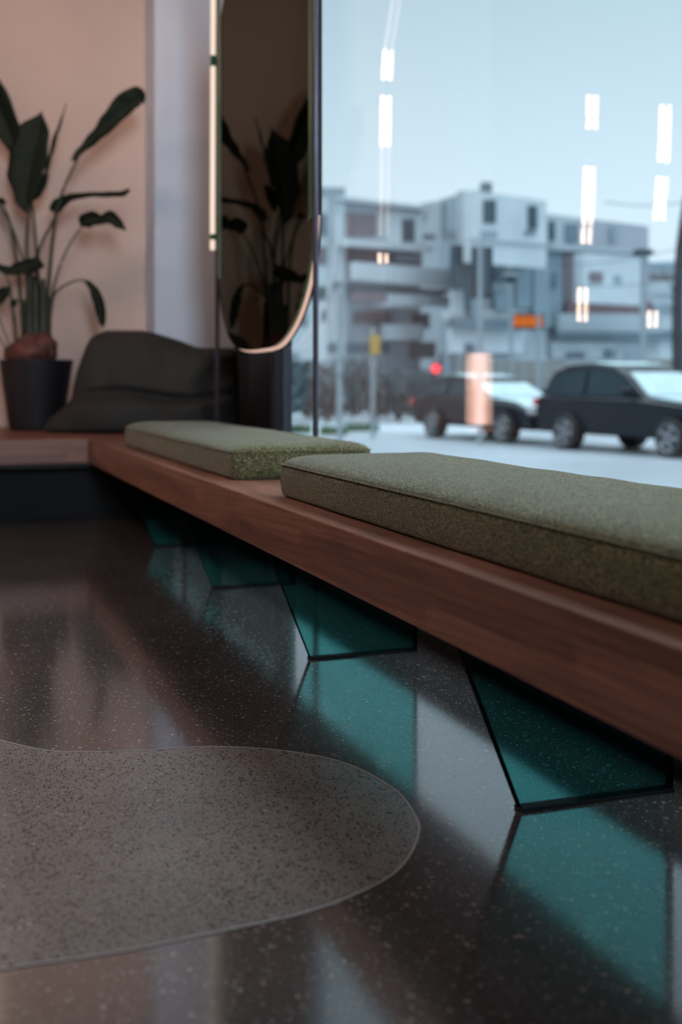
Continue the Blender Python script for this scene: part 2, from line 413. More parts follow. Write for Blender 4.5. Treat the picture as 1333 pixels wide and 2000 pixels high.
# ------------------------------------------------------------------ cushions
def rrect(x0, x1, y0, y1, r, inset, n=10):
    x0 += inset; x1 -= inset; y0 += inset; y1 -= inset; r = max(.004, r-inset)
    out = []
    for cx, cy, a0 in ((x1-r, y0+r, -PI/2), (x1-r, y1-r, 0), (x0+r, y1-r, PI/2), (x0+r, y0+r, PI)):
        for k in range(n+1):
            a = a0+PI/2*k/n; out.append((cx+r*math.cos(a), cy+r*math.sin(a)))
        # extra points along the straight part come from subdividing below
    return out
def densify(p, step=.05):
    out = []
    for i, a in enumerate(p):
        b = p[(i+1) % len(p)]; d = math.dist(a, b); k = max(1, int(round(d/step)))
        for j in range(k): out.append((a[0]+(b[0]-a[0])*j/k, a[1]+(b[1]-a[1])*j/k))
    return out
CX0, CX1 = 1.174*H, 1.787*H
def cushion(y0, y1, label):
    root = empty('seat_cushion', ((CX0+CX1)/2, (y0+y1)/2, ZT)); tag(root, label, 'cushion', 'green seat cushions on the window bench')
    sh = .088
    prof = [(.012, 0), (.003, .006), (0, .020), (-.003, .045), (-.001, .070), (.001, sh-.006), (.003, sh), (.004, sh+.004), (.010, sh+.0105), (.02, sh+.017), (.035, sh+.0225), (.055, sh+.0268), (.085, sh+.0305), (.12, sh+.0325), (.17, sh+.0335)]
    base = densify(rrect(CX0, CX1, y0, y1, .035, 0))
    def ringpts(ins):
        out = []
        cx, cy = (CX0+CX1)/2, (y0+y1)/2; hx, hy = (CX1-CX0)/2, (y1-y0)/2
        for x, y in base:
            # inset by scaling the distance to each side
            fx = (hx-ins)/hx; fy = (hy-ins)/hy
            out.append((cx+(x-cx)*fx, cy+(y-cy)*fy))
        return out
    bm = bmesh.new(); rings = []
    for ins, z in prof:
        row = []
        for x, y in ringpts(ins):
            wob = .0018*noise.noise(Vector((x*7, y*7, z*9)))
            row.append(bm.verts.new((x+wob, y+wob, ZT+.001+max(z+(wob if z > 0 else 0), 0))))
        rings.append(row)
    n = len(base)
    for A, B in zip(rings, rings[1:]):
        for k in range(n): bm.faces.new((A[k], A[(k+1) % n], B[(k+1) % n], B[k]))
    bm.faces.new(list(reversed(rings[0]))); bm.faces.new(rings[-1])
    child(mesh_obj('cushion_cover', bm, M['wool'], smooth=True), root)
    bm = bmesh.new()
    tube(bm, [(x, y, ZT+.001+sh+.001) for x, y in ringpts(-.0005)], .0022, 8, closed=True)
    child(mesh_obj('piping', bm, M['wool'], smooth=True), root)
    return root
cushion(1.02, 3.98*H, 'nearer green wool seat cushion, the larger one running out of the right edge')
cushion(4.64*H, 7.37*H, 'farther green wool seat cushion, lying near the bench corner')

# ------------------------------------------------------------------ standing mirror between two poles
PA = onX(617, 743, 1.452); PA.z = 0            # near pole
PBv = onX(413, 743, 1.85*H)                   # far pole
PBv.z = 0
u = (PBv-PA).normalized(); nrm = Vector((-u.y, u.x, 0))   # nrm points into the room
if nrm.x > 0: nrm = -nrm
def on_mirror(px, py):
    t = ray(px); dirv = Vector((SN+CS*t, CS-SN*t, 0))
    k = PA.dot(nrm)/dirv.dot(nrm); p = dirv*k
    d = SN*p.x+CS*p.y
    return Vector((p.x, p.y, H+(743-py)/F*d))
mr_root = empty('standing_mirror', tuple(PA)); tag(mr_root, 'tall bronze tinted mirror with rounded foot and warm light strip, held between two slim poles', 'mirror')
low = [(425,400),(426,520),(430,590),(438,632),(448,660),(462,678),(482,684),(510,682),(538,675),(560,652),(579,615),(594,570),(604,520),(610,465),(612,400)]
lp = [on_mirror(*p) for p in low]
lp = smooth_path(lp, 5)
zc = 1.95
top = [Vector((p.x, p.y, 2*zc-p.z)) for p in reversed(lp)]
outline = lp+top
bm = bmesh.new()
fs = prism(bm, outline, -nrm*.012)
# the face towards the room is silvered
fs[0].material_index = 1; 
for f in fs[2:]: f.material_index = 0
mo = mesh_obj('mirror_glass', bm, [M['mirror_edge'], M['mirror']]); child(mo, mr_root)
bm = bmesh.new()
cen = sum(outline, Vector())/len(outline)
inner = [p - (cen-p).normalized()*.012 - nrm*.026 for p in outline]
prism(bm, inner, -nrm*.008); child(mesh_obj('back_board', bm, M['black']), mr_root)
def strip(name, path, w, mat, off=0.0):
    b_ = bmesh.new(); tube(b_, [p - nrm*off for p in path], w, 8)
    return child(mesh_obj(name, b_, mat), mr_root)
nearp = [on_mirror(*p) for p in [(456,672),(466,682),(485,686),(510,684.5),(541,677),(563,653),(582,616),(597,570),(607,520),(612.5,465),(615,420)]]
nearp = smooth_path(nearp, 5)
strip('light_strip', nearp, [.0085*min(1, .3+.7*i/22) for i in range(len(nearp))], M['rim'], .014)
# far side light tube broken by clamps
for a, b in (((418, -150), (417, 108)), ((417, 130), (416, 458)), ((416, 468), (416, 488))):
    A = on_mirror(*a); B = on_mirror(*b)
    strip('light_tube', [A, B], .0135, M['led'], -.002)
# bevelled green margins along both upright sides of the glass
for xa, xb, yb_ in ((604, 611.5, 425), (426, 432, 545)):
    q_ = [on_mirror(xa, -330), on_mirror(xb, -330), on_mirror(xb, yb_), on_mirror(xa, yb_+ (8 if xa > 500 else 0))]
    b_ = bmesh.new(); prism(b_, [p+nrm*.001 for p in q_], nrm*.002); child(mesh_obj('glass_margin', b_, M['margin']), mr_root)
for y in (119, 463):
    p = on_mirror(416.5, y); b_ = bmesh.new()
    tube(b_, [p-Vector((0, 0, .034 if y < 200 else .016)), p+Vector((0, 0, .034 if y < 200 else .016))], .014, 10); child(mesh_obj('clamp', b_, M['mirror_edge']), mr_root)
for P_, r_, nm in ((PA, .0115, 'near'), (on_mirror(414, 743), .0125, 'far')):
    b_ = bmesh.new(); q = Vector((P_.x, P_.y, 0)) - nrm*(.0 if nm == 'near' else .03) + (u*.0)
    tube(b_, [(q.x, q.y, .004), (q.x, q.y, CEIL-.002)], r_, 12); child(mesh_obj('pole', b_, M['metal'], smooth=True), mr_root)
    b_ = bmesh.new(); lathe(b_, [(.04, 0.001), (.04, .006), (.016, .012)], 20, (q.x, q.y, 0)); child(mesh_obj('base_plate', b_, M['metal']), mr_root)

# ------------------------------------------------------------------ lights mirrored in the window pane
def mirrored(px, py, X):           # the point at plane X that the pane shows at this pixel
    v = onX(px, py, 2*XW-X); return Vector((X, v.y, v.z))
def tube_lamp(px, X, segs, label, r=.02, mat='led_tube'):
    A = mirrored(px, 743, X)
    root = empty('pole_lamp', (A.x, A.y, 0)); tag(root, label, 'lamp', 'warm light tubes on poles')
    b_ = bmesh.new(); tube(b_, [(A.x-.035, A.y, ZT+.002 if A.y > YB-.05 else .002), (A.x-.035, A.y, CEIL-.002)], .010, 8); child(mesh_obj('pole', b_, M['metal']), root)
    for seg_ in segs:
        (xa, ya), (xb, yb) = seg_[:2]; mt_ = seg_[2] if len(seg_) > 2 else mat
        p, q = mirrored(xa, ya, X), mirrored(xb, yb, X)
        b_ = bmesh.new(); tube(b_, [p, q], r, 8); child(mesh_obj('light_tube', b_, M[mt_]), root)
    return root
tube_lamp(746, .30, (((751, 98), (748, 155), 'led_tube'), ((771, -20), (763, 22), 'led_faint'), ((763, 22), (751, 98), 'led_faint'), ((747, 187), (745, 285), 'led_tube'), ((745, 285), (743, 460), 'led_faint'), ((741, 495), (741, 514), 'led_tube')), 'slim pole with glowing tubes, mirrored at the left of the shop window', .009)
tube_lamp(1142, -.55, (((1150, 186), (1149, 228)), ((1149, 233), (1149, 250)), ((1144, 325), (1140, 440)), ((1139, 444), (1137, 476)), ((1131, 561), (1130, 628))), 'slim pole with glowing tubes, mirrored right of centre in the shop window', .012)
tube_lamp(1286, -.75, (((1293, 205), (1289, 316)), ((1286, 345), (1283, 388)), ((1282, 392), (1280, 430)), ((1268, 606), (1267, 640))), 'slim pole with glowing tubes, mirrored at the right edge of the shop window', .012)
# lantern standing on the corner platform
A = mirrored(930, 743, -.62)
if A.y < YB+.15: A.y = YB+.2
vt, vb = mirrored(930, 690, -.62), mirrored(930, 829, -.62)
root = empty('lantern', (A.x, A.y, ZT)); tag(root, 'glowing salmon cylinder lantern, mirrored in the window in front of the left car', 'lamp')
b_ = bmesh.new(); lathe(b_, [(.07, vb.z-ZT), (.072, vb.z-ZT+.01), (.072, vt.z-ZT-.01), (.07, vt.z-ZT)], 32, (A.x, A.y, ZT)); child(mesh_obj('lamp_shade', b_, M['lamp'], smooth=False), root)
b_ = bmesh.new(); lathe(b_, [(.06, 0.001), (.06, vb.z-ZT-.001)], 24, (A.x, A.y, ZT)); child(mesh_obj('lamp_base', b_, M['metal']), root)

# ------------------------------------------------------------------ plant in a black pot
DP = 7.70
pc = at(71, 743, DP); 
def pz(py, d=DP): return H+(743-py)/F*d
R = lambda w: w/F*DP
plant = empty('potted_plant', (pc.x, pc.y, ZT)); tag(plant, 'large potted plant with broad dark leaves on tall stems in a black pot', 'plant')
pot = bmesh.new()
zt = pz(703) ; hp = zt-ZT
lathe(pot, [(R(49), .001), (R(52), .03), (R(70), hp-.01), (R(71), hp), (R(67), hp), (R(65), hp-.03)], 48, (pc.x, pc.y, ZT))
child(mesh_obj('pot', pot, M['pot'], smooth=True, bevel=.002), plant)
b_ = bmesh.new(); lathe(b_, [(.001, hp-.035), (R(64), hp-.034), (R(64), hp-.026), (.001, hp-.014)], 32, (pc.x, pc.y, ZT)); child(mesh_obj('soil', b_, M['soil']), plant)
# dry copper coloured sheath heap
b_ = bmesh.new()
for (x, y, r, sx_, sz_) in ((62, 690, .095, 1.6, 1.0), (86, 676, .075, 1.1, 1.1), (34, 690, .07, 1.2, 1.0), (98, 686, .05, .8, 1.2), (58, 672, .065, 1.3, 1.0)):
    c_ = at(x, y, DP-.05+random.uniform(-.05, .05)); g = bmesh.ops.create_icosphere(b_, subdivisions=3, radius=r)
    for v in g['verts']:
        v.co = Vector((v.co.x*sx_, v.co.y*sx_, v.co.z*sz_)) * (1+.25*noise.noise(v.co*30)) + c_
child(mesh_obj('sheath', b_, M['sheath'], smooth=True), plant)

def pp(px, py, dd=0.0): return at(px, py, DP+dd)
def stem(path, r0=.011, r1=.006):
    p = smooth_path([pp(*q) for q in path], 6); n = len(p)
    b_ = bmesh.new(); tube(b_, p, [r0+(r1-r0)*i/(n-1) for i in range(n)], 8)
    child(mesh_obj('stem', b_, M['stem'], smooth=True), plant)
VIEW = Vector((SN, CS, 0)); RIGHT = Vector((CS, -SN, 0))
def leaf(spine, widths, fold=.35, skew=0.0, wave=.25, midrib=True):
    """blade around a curved spine; widths are left/right half widths in pixels"""
    p = smooth_path([pp(*q) for q in spine], 6)
    w = []
    ws = [(a if isinstance(a, tuple) else (a, a)) for a in widths]
    m = len(spine)
    for i in range(len(p)):
        t = i/6; k = min(int(t), m-2); f = t-k; f = f*f*(3-2*f)
        w.append((R(ws[k][0]*(1-f)+ws[k+1][0]*f), R(ws[k][1]*(1-f)+ws[k+1][1]*f)))
    b_ = bmesh.new(); NN = 4; rows = []; rows2 = []
    for i, q in enumerate(p):
        t = (p[min(i+1, len(p)-1)]-p[max(i-1, 0)]).normalized()
        side = t.cross(VIEW).normalized(); nn = side.cross(t).normalized()
        row = []; row2 = []
        for k in range(-NN, NN+1):
            s_ = k/NN; ww = (w[i][0] if k < 0 else w[i][1])*abs(s_)*(1 if k > 0 else -1)
            dz = fold*abs(ww)+wave*abs(s_)**2*.03*math.sin(i*.9+k)
            c_ = q+side*ww+nn*(-dz if True else dz)+VIEW*(skew*ww)
            row.append(b_.verts.new(c_)); row2.append(b_.verts.new(c_+nn*.0016))
        rows.append(row); rows2.append(row2)
    for R_ in (rows, rows2):
        for a, b in zip(R_, R_[1:]):
            for k in range(2*NN): b_.faces.new((a[k], a[k+1], b[k+1], b[k]))
    for a, b, a2, b2 in zip(rows, rows[1:], rows2, rows2[1:]):
        b_.faces.new((a[0], b[0], b2[0], a2[0])); b_.faces.new((a[-1], b[-1], b2[-1], a2[-1]))
    b_.faces.new(rows[0]+list(reversed(rows2[0]))); b_.faces.new(rows[-1]+list(reversed(rows2[-1])))
    lf = mesh_obj('leaf', b_, M['leaf'], smooth=True); child(lf, plant)
    if midrib:
        b_ = bmesh.new(); tube(b_, [q-VIEW*.001 for q in p], [.005*(1-.7*i/len(p)) for i in range(len(p))], 6)
        o_ = mesh_obj('midrib', b_, M['stem'], smooth=True); o_.parent = lf
    return lf
# stems: (px, py, depth offset)
stem([(66,690,0),(60,600,0),(53,500,.02),(54,440,0),(60,400,0)], .014, .008)
stem([(80,690,.03),(76,580,.03),(72,500,.03),(66,430,.03),(63,395,.03)], .013, .007)
stem([(88,690,0),(92,600,0),(98,520,0),(108,430,-.02),(122,375,-.02),(140,335,-.02),(160,292,-.03)], .014, .007)
stem([(74,660,.02),(72,520,.02),(84,470,.0),(100,440,0),(112,410,0)], .012, .007)
stem([(92,680,-.05),(100,590,-.05),(112,535,-.05),(132,485,-.05),(158,446,-.06)], .010, .005)
stem([(96,640,-.08),(103,583,-.08),(120,562,-.1),(145,549,-.12),(163,547,-.12)], .010, .005)
stem([(48,690,.0),(42,600,0),(33,510,.03),(18,430,.05),(0,394,.05)], .013, .007)
stem([(60,680,.05),(52,540,.05),(36,480,.05),(16,430,.05),(-20,380,.05)], .010, .006)
stem([(30,690,-.05),(27,640,-.05),(20,560,-.05),(0,520,-.05)], .007, .004)
stem([(24,690,-.1),(10,650,-.1),(-8,610,-.1)], .006, .004)
stem([(20,688,-.12),(4,668,-.12),(-15,640,-.12)], .005, .004)
stem([(34,680,-.1),(32,640,-.1),(24,595,-.1),(14,560,-.1)], .007, .005)
# thick clump of leaf bases
for (x0, x1, t_, w0) in ((58,56,560,12),(72,70,540,13),(84,84,545,12),(92,96,580,9),(66,60,520,9),(48,46,585,8)):
    b_ = bmesh.new(); pth = smooth_path([pp(x0, 690, .02), pp((x0+x1)/2, 630, .02), pp(x1, t_, .02)], 4); n = len(pth)
    tube(b_, pth, [R(w0)*(1-.62*i/(n-1)) for i in range(n)], 10); child(mesh_obj('stem_sheath', b_, M['stem'], smooth=True), plant)
# leaves
leaf([(44,340,.05),(30,300,.05),(12,250,.05),(-12,195,.05),(-42,140,.05),(-70,95,.08)], [(3,3),(21,10),(29,22),(32,25),(26,22),(2,2)], .3)
leaf([(54,417,0),(48,385,0),(53,345,0),(61,305,0),(72,262,0),(81,217,.02)], [(1,4),(20,20),(30,38),(35,40),(26,38),(1,1)], .2)
leaf([(88,348,-.05),(97,315,-.05),(108,270,-.05),(119,238,-.05),(129,203,-.05)], [(2,2),(4,4),(5,4),(3,2),(1,1)], .8)
leaf([(63,392,.06),(76,375,.06),(86,352,.06),(93,338,.06)], [(3,3),(9,12),(9,12),(3,4)], .4)
leaf([(140,313,-.02),(158,293,-.02),(184,268,-.03),(214,243,-.04),(246,213,-.05),(270,198,-.06),(283,199,-.07)], [(5,3),(9,6),(14,10),(14,20),(14,28),(11,28),(4,12)], .35)
leaf([(267,198,-.06),(254,192,-.06),(257,182,-.06),(262,173,-.06)], [2,3,2,1], .5, midrib=False)
leaf([(104,415,0),(118,398,0),(140,385,-.03),(175,380,-.06),(210,380,-.1),(240,378,-.13),(254,370,-.14)], [(12,10),(15,12),(10,6),(6,4),(6,5),(7,5),(4,3)], .8)
leaf([(158,443,-.06),(168,431,-.07),(184,428,-.08),(200,430,-.1),(216,425,-.11),(232,436,-.12),(247,451,-.13)], [(3,3),(18,14),(17,15),(9,9),(13,13),(11,9),(1,1)], .5)
leaf([(163,547,-.12),(177,557,-.13),(188,575,-.14),(196,600,-.15),(200,625,-.15),(202,640,-.15)], [(2,2),(6,6),(10,10),(11,11),(8,8),(1,1)], .5)
leaf([(78,505,-.02),(60,518,-.02),(38,524,-.03),(18,528,-.05),(-4,520,-.06),(-30,505,-.06)], [(6,20),(14,18),(13,13),(8,10),(6,8),(1,1)], .4)
leaf([(20,560,-.1),(8,572,-.1),(-6,585,-.1),(-25,600,-.1)], [(3,3),(12,12),(14,14),(2,2)], .4)
leaf([(34,585,-.1),(28,592,-.1),(23,605,-.1)], [(3,3),(8,7),(2,2)], .4)
leaf([(-10,400,.05),(-4,396,.05),(4,392,.05),(12,400,.05)], [2,6,6,2], .4, midrib=False)
leaf([(-20,380,0),(-50,330,-.05),(-85,260,-.08),(-110,190,-.1),(-130,130,-.12)], [3,28,34,26,2], .3)

# ------------------------------------------------------------------ bean bag
DB = 7.55
def bag_mesh():
    L_ = [(845,98),(835,101),(815,113),(800,128),(785,142),(775,149),(768,150),(750,153),(725,160),(700,168),(675,175),(655,184),(645,200)]
    bm = bmesh.new(); NA = 72; rows = []
    zs = [i/27 for i in range(28)]
    d0 = DB
    for t in zs:
        py = 846-t*(846-645)
        # left edge from the picture
        for (ya, xa), (yb, xb) in zip(L_, L_[1:]):
            if yb <= py <= ya: xl = xa+(xb-xa)*(ya-py)/(ya-yb); break
        else: xl = 98 if py > 845 else 200
        xr = 468 - 6*t*t
        if t > .93: xl += (t-.93)*120; xr -= (t-.93)*120
        cxp = (xl+xr)/2; hw = (xr-xl)/2
        dep = (.40 - .05*t) if t < .34 else (.33-.16*(t-.34)/.66)
        dep -= .07*math.exp(-((t-.37)/.045)**2)
        if t > .85: dep *= max(.15, 1-((t-.85)/.15)**2*.8)
        if t < .08: dep -= .05*(1-t/.08)**2
        row = []
        for k in range(NA):
            a = 2*PI*k/NA; ca, sa = math.cos(a), math.sin(a); ex = .62
            X = cxp + hw*abs(ca)**ex*(1 if ca > 0 else -1)
            D = dep*abs(sa)**.75*(1 if sa > 0 else -1)
            # top line drops to the right
            s_ = (X-200)/260; s_ = max(0, min(1, s_))
            drop = 0 if s_ < .3 else (34*min(1, (s_-.3)/.42)**1.3)
            drop *= t**2.0
            crease = 6*math.sin(X*.028+1)*math.exp(-((t-.40)/.15)**2)
            P = at(X, py+drop-crease*(1 if 0 < t < .9 else 0), d0+D*0.0)
            tp = max(0.0, min(1.0, (X-92)/120)); P += VIEW*(D*(.25+.75*tp) - .22*(1-tp))
            nz = noise.noise(Vector((X*.014, t*2.6, sa*1.2)))*.075*math.sin(PI*min(1, t*1.1))+noise.noise(Vector((X*.03, t*6, sa)))*.02*math.sin(PI*t)
            P += VIEW*nz*(1 if sa < 0 else -.5)
            P.z = max(P.z, ZT+.002) if t > 0 else ZT+.002
            row.append(bm.verts.new(P))
        rows.append(row)
    for A_, B_ in zip(rows, rows[1:]):
        for k in range(NA): bm.faces.new((A_[k], A_[(k+1) % NA], B_[(k+1) % NA], B_[k]))
    bm.faces.new(list(reversed(rows[0]))); 
    tv = rows[-1]
    for k in range(1, NA//2): 
        a, b = tv[k], tv[k-1]; c_, d_ = tv[-k], tv[-(k-1)] if k > 1 else tv[0]
        try:
            if b is d_: bm.faces.new((a, b, c_))
            else: bm.faces.new((a, b, d_, c_))
        except ValueError: pass
    try: bm.faces.new((tv[NA//2], tv[NA//2-1], tv[NA//2+1]))
    except ValueError: pass
    return bm
c_ = at(280, 743, DB)
bb = empty('bean_bag', (c_.x, c_.y, ZT)); tag(bb, 'slumped dark olive bean bag on the corner platform beside the plant', 'bean bag')
o_ = child(mesh_obj('bag_cover', bag_mesh(), M['bag'], smooth=True), bb)
sm_ = o_.modifiers.new('smooth', 'SUBSURF'); sm_.levels = 1; sm_.render_levels = 1

# ================================================================== OUTSIDE
GZ = -.53
def flat(name, c, r=.8, v=.08, ns=.6): return plain(name, c, r, ns, v)
O = {}
O['snow'] = flat('wet_snow', (.27, .31, .35), .6, .12, .35)
O['road'] = flat('wet_asphalt', (.22, .245, .28), .4, .18, .25)
O['white'] = flat('render_white', (.44, .49, .53)); O['pale'] = flat('render_pale', (.33, .38, .42)); O['grey'] = flat('render_grey', (.21, .28, .33))
O['lilac'] = flat('render_lilac', (.30, .32, .37)); O['brown'] = flat('loggia_brown', (.15, .13, .15)); O['teal'] = flat('window_teal', (.018, .055, .075), .3)
O['slate'] = flat('slab_slate', (.11, .16, .195)); O['red'] = flat('brick_band', (.15, .095, .105)); O['pane'] = plain('dark_glazing', (.07, .11, .14), .3, 2, .2)
O['carp'] = plain('car_paint_black', (.004, .006, .011), .35, 2, .1, **{'Specular IOR Level': .25}); O['tyre'] = plain('tyre_rubber', (.012, .012, .013), .8)
O['rim'] = plain('alloy_rim', (.25, .26, .28), .35, 4, .1, Metallic=.8); O['cglass'] = plain('car_glass', (.012, .024, .032), .12, 2, .1, **{'Specular IOR Level': .3})
O['csnow'] = plain('snow_on_car', (.29, .37, .395), .7, 3, .1); O['tail'] = plain('tail_lamp_red', (.5, .03, .04), .3)
O['post'] = flat('galvanised_post', (.22, .26, .29), .5); O['darkpost'] = flat('dark_post', (.010, .028, .038), .6)
O['yellow'] = flat('sign_yellow', (.40, .24, .05), .5); O['amber'] = emit('display_amber', (1.0, .24, .04), .75); O['redlight'] = emit('signal_red', (1.0, .07, .10), 2.2)
O['hedge'] = flat('bare_hedge', (.020, .042, .052), .9, .4, 2); O['bark'] = flat('bark', (.035, .04, .045), .9, .3, 3); O['grass'] = flat('grass_tuft_green', (.05, .10, .05), .9, .3, 4)

bm = bmesh.new(); box(bm, (XW+.14, -40, GZ-.2), (160, 200, GZ)); tag(mesh_obj('ground', bm, O['snow']), 'snowy ground outside the shop window', kind='structure')
# road strip crossing in front of the cars, parallel to the picture-distance lines
bm = bmesh.new()
q = [at(250, 743, 15.5), at(2300, 743, 12.5), at(2300, 743, 27.5), at(250, 743, 31.5)]
prism(bm, [(p.x, p.y, GZ+.004) for p in q], (0, 0, -.1)); tag(mesh_obj('road', bm, O['road']), 'wet grey road outside', kind='structure')

def facade(name, parts_root, x0, d0, x1, d1, yt0, yt1, yb, mat, thick=.5):
    """a building block: front wall between picture columns x0 (depth d0) and x1 (depth d1), roof rows yt0/yt1"""
    a, b = at(x0, yt0, d0), at(x1, yt1, d1)
    zb = max(GZ, at(x0, yb, d0).z) if yb else GZ
    t = (Vector((b.x, b.y, 0))-Vector((a.x, a.y, 0))).normalized(); n = Vector((-t.y, t.x, 0))
    if n.dot(VIEW) < 0: n = -n
    bm = bmesh.new(); prism(bm, [(a.x, a.y, zb), (b.x, b.y, zb), (b.x, b.y, b.z), (a.x, a.y, a.z)], n*thick)
    o = mesh_obj(name, bm, mat); child(o, parts_root)
    return (a, b, x0, d0, x1, d1, n)
def rect_on(fc, px0, px1, py0, py1, name, mat, root, out=.06, dep=.10, py0b=None, py1b=None):
    a, b, x0, d0, x1, d1, n = fc
    def hit(px, py):
        t = ray(px); dv = Vector((SN+CS*t, CS-SN*t, 0)); k = Vector((a.x, a.y, 0)).dot(n)/dv.dot(n); p = dv*k
        d = SN*p.x+CS*p.y; return Vector((p.x, p.y, H+(743-py)/F*d))
    P = [hit(px0, py1), hit(px1, py1b or py1), hit(px1, py0b or py0), hit(px0, py0)]
    bm = bmesh.new(); prism(bm, [p-n*out for p in P], n*dep); o = mesh_obj(name, bm, mat); child(o, root); return o

# left apartment block
R1 = empty('apartment_building', tuple(at(730, 743, 62)*1.0)); R1.location.z = GZ
tag(R1, 'white low apartment block with long balconies just right of the mirror pole', 'building', 'apartment blocks across the road')
f = facade('roof_room', R1, 560, 66, 675, 68, 364, 366, None, O['pale'], 5)
f = facade('side_wall', R1, 520, 66, 656, 58, 392, 385, None, O['white'], .5)
rect_on(f, 626, 640, 418, 460, 'window', O['pane'], R1); rect_on(f, 560, 650, 482, 516, 'loggia', O['brown'], R1); rect_on(f, 540, 640, 560, 585, 'loggia', O['teal'], R1)
rect_on(f, 560, 600, 608, 636, 'window', O['pane'], R1); rect_on(f, 630, 650, 606, 628, 'window', O['pane'], R1)
f = facade('wall', R1, 656, 58, 822, 66, 385, 404, None, O['pale'])
rect_on(f, 656, 822, 384, 392, 'roof_edge', O['white'], R1, .3, .4, py0b=403, py1b=410)
rect_on(f, 668, 734, 415, 462, 'loggia', O['brown'], R1, py0b=419)
rect_on(f, 784, 809, 428, 472, 'window', O['teal'], R1)
rect_on(f, 752, 822, 408, 474, 'bay_wall', O['white'], R1, .04, .06)
rect_on(f, 656, 822, 468, 482, 'floor_slab', O['white'], R1, .8, .9, py0b=482, py1b=494)
rect_on(f, 668, 735, 484, 512, 'loggia', O['brown'], R1); rect_on(f, 735, 822, 490, 524, 'loggia', O['slate'], R1)
rect_on(f, 770, 822, 498, 512, 'bay_wall', O['pale'], R1, .12, .1)
rect_on(f, 650, 862, 514, 548, 'balcony', O['white'], R1, 1.3, .3, py0b=530, py1b=566)
rect_on(f, 650, 862, 551, 568, 'loggia', O['slate'], R1, .2, .2, py0b=566, py1b=580)
rect_on(f, 640, 706, 572, 592, 'loggia', O['brown'], R1, 1.5, .2); rect_on(f, 800, 862, 566, 574, 'balcony_rail', O['teal'], R1, 1.4, .1)
rect_on(f, 700, 862, 574, 600, 'balcony', O['white'], R1, 1.2, .3, py0b=582)
rect_on(f, 690, 764, 608, 632, 'window', O['brown'], R1); rect_on(f, 804, 838, 612, 642, 'window', O['teal'], R1)
rect_on(f, 725, 800, 634, 664, 'balcony', O['white'], R1, .9, .3)
rect_on(f, 640, 760, 670, 690, 'window', O['slate'], R1); rect_on(f, 800, 850, 668, 700, 'window', O['slate'], R1)

# middle tall block
R2 = empty('apartment_building', tuple(at(960, 743, 60))); R2.location.z = GZ
tag(R2, 'tallest white apartment block with projecting upper box, in the middle of the view', 'building', 'apartment blocks across the road')
f = facade('rear_wall', R2, 820, 74, 866, 72, 398, 390, None, O['pale'], .5); rect_on(f, 824, 834, 405, 430, 'window', O['grey'], R2); rect_on(f, 828, 850, 458, 466, 'window', O['teal'], R2)
f = facade('side_wall', R2, 860, 72, 921, 60, 390, 372, None, O['grey'], .5); rect_on(f, 864, 872, 398, 455, 'window', O['slate'], R2); rect_on(f, 864, 918, 450, 464, 'balcony', O['slate'], R2)
f = facade('wall', R2, 905, 60.5, 1068, 64, 372, 392, None, O['pale'])
f2 = facade('upper_wall', R2, 919, 58.5, 1068, 62, 372, 392, 512, O['white'], .5)
rect_on(f2, 944, 968, 391, 436, 'window', O['teal'], R2); rect_on(f2, 940, 970, 450, 465, 'window', O['grey'], R2)
rect_on(f2, 1031, 1049, 402, 448, 'window', O['teal'], R2); rect_on(f2, 1024, 1046, 451, 459, 'window_box', O['slate'], R2)
rect_on(f2, 919, 1068, 465, 470, 'floor_line', O['pale'], R2, .1, .1, py0b=476, py1b=480)
for nm, x in (('a', 950),): 
    p = at(x, 370, 62); bm = bmesh.new(); box(bm, (p.x-.25, p.y-.2, p.z-.3), (p.x+.25, p.y+.2, p.z+.35)); child(mesh_obj('chimney', bm, O['slate']), R2)
rect_on(f, 905, 980, 466, 484, 'balcony', O['white'], R2, .5, .4)
rect_on(f, 862, 910, 482, 568, 'glazed_bay', O['teal'], R2, 1.0, .3); rect_on(f, 906, 965, 470, 490, 'bay_wall', O['pale'], R2, .3, .2)
rect_on(f, 898, 926, 568, 608, 'window', O['grey'], R2, .3, .2); rect_on(f, 960, 988, 572, 612, 'window', O['grey'], R2, .3, .2)
rect_on(f, 876, 898, 560, 618, 'bay_wall', O['white'], R2, .3, .2); rect_on(f, 960, 985, 530, 552, 'window', O['slate'], R2, .3, .2)
rect_on(f, 862, 1000, 624, 642, 'floor_slab', O['slate'], R2, 1.2, .6); rect_on(f, 862, 1002, 606, 624, 'bay_wall', O['white'], R2, .25, .2)
rect_on(f, 862, 1002, 643, 690, 'balcony', O['white'], R2, .8, .4); rect_on(f, 888, 905, 672, 690, 'window', O['pane'], R2, .9, .2)
rect_on(f, 1004, 1034, 520, 600, 'window', O['grey'], R2, .2, .2); rect_on(f, 1036, 1066, 520, 640, 'stair_glazing', O['grey'], R2, .3, .2)

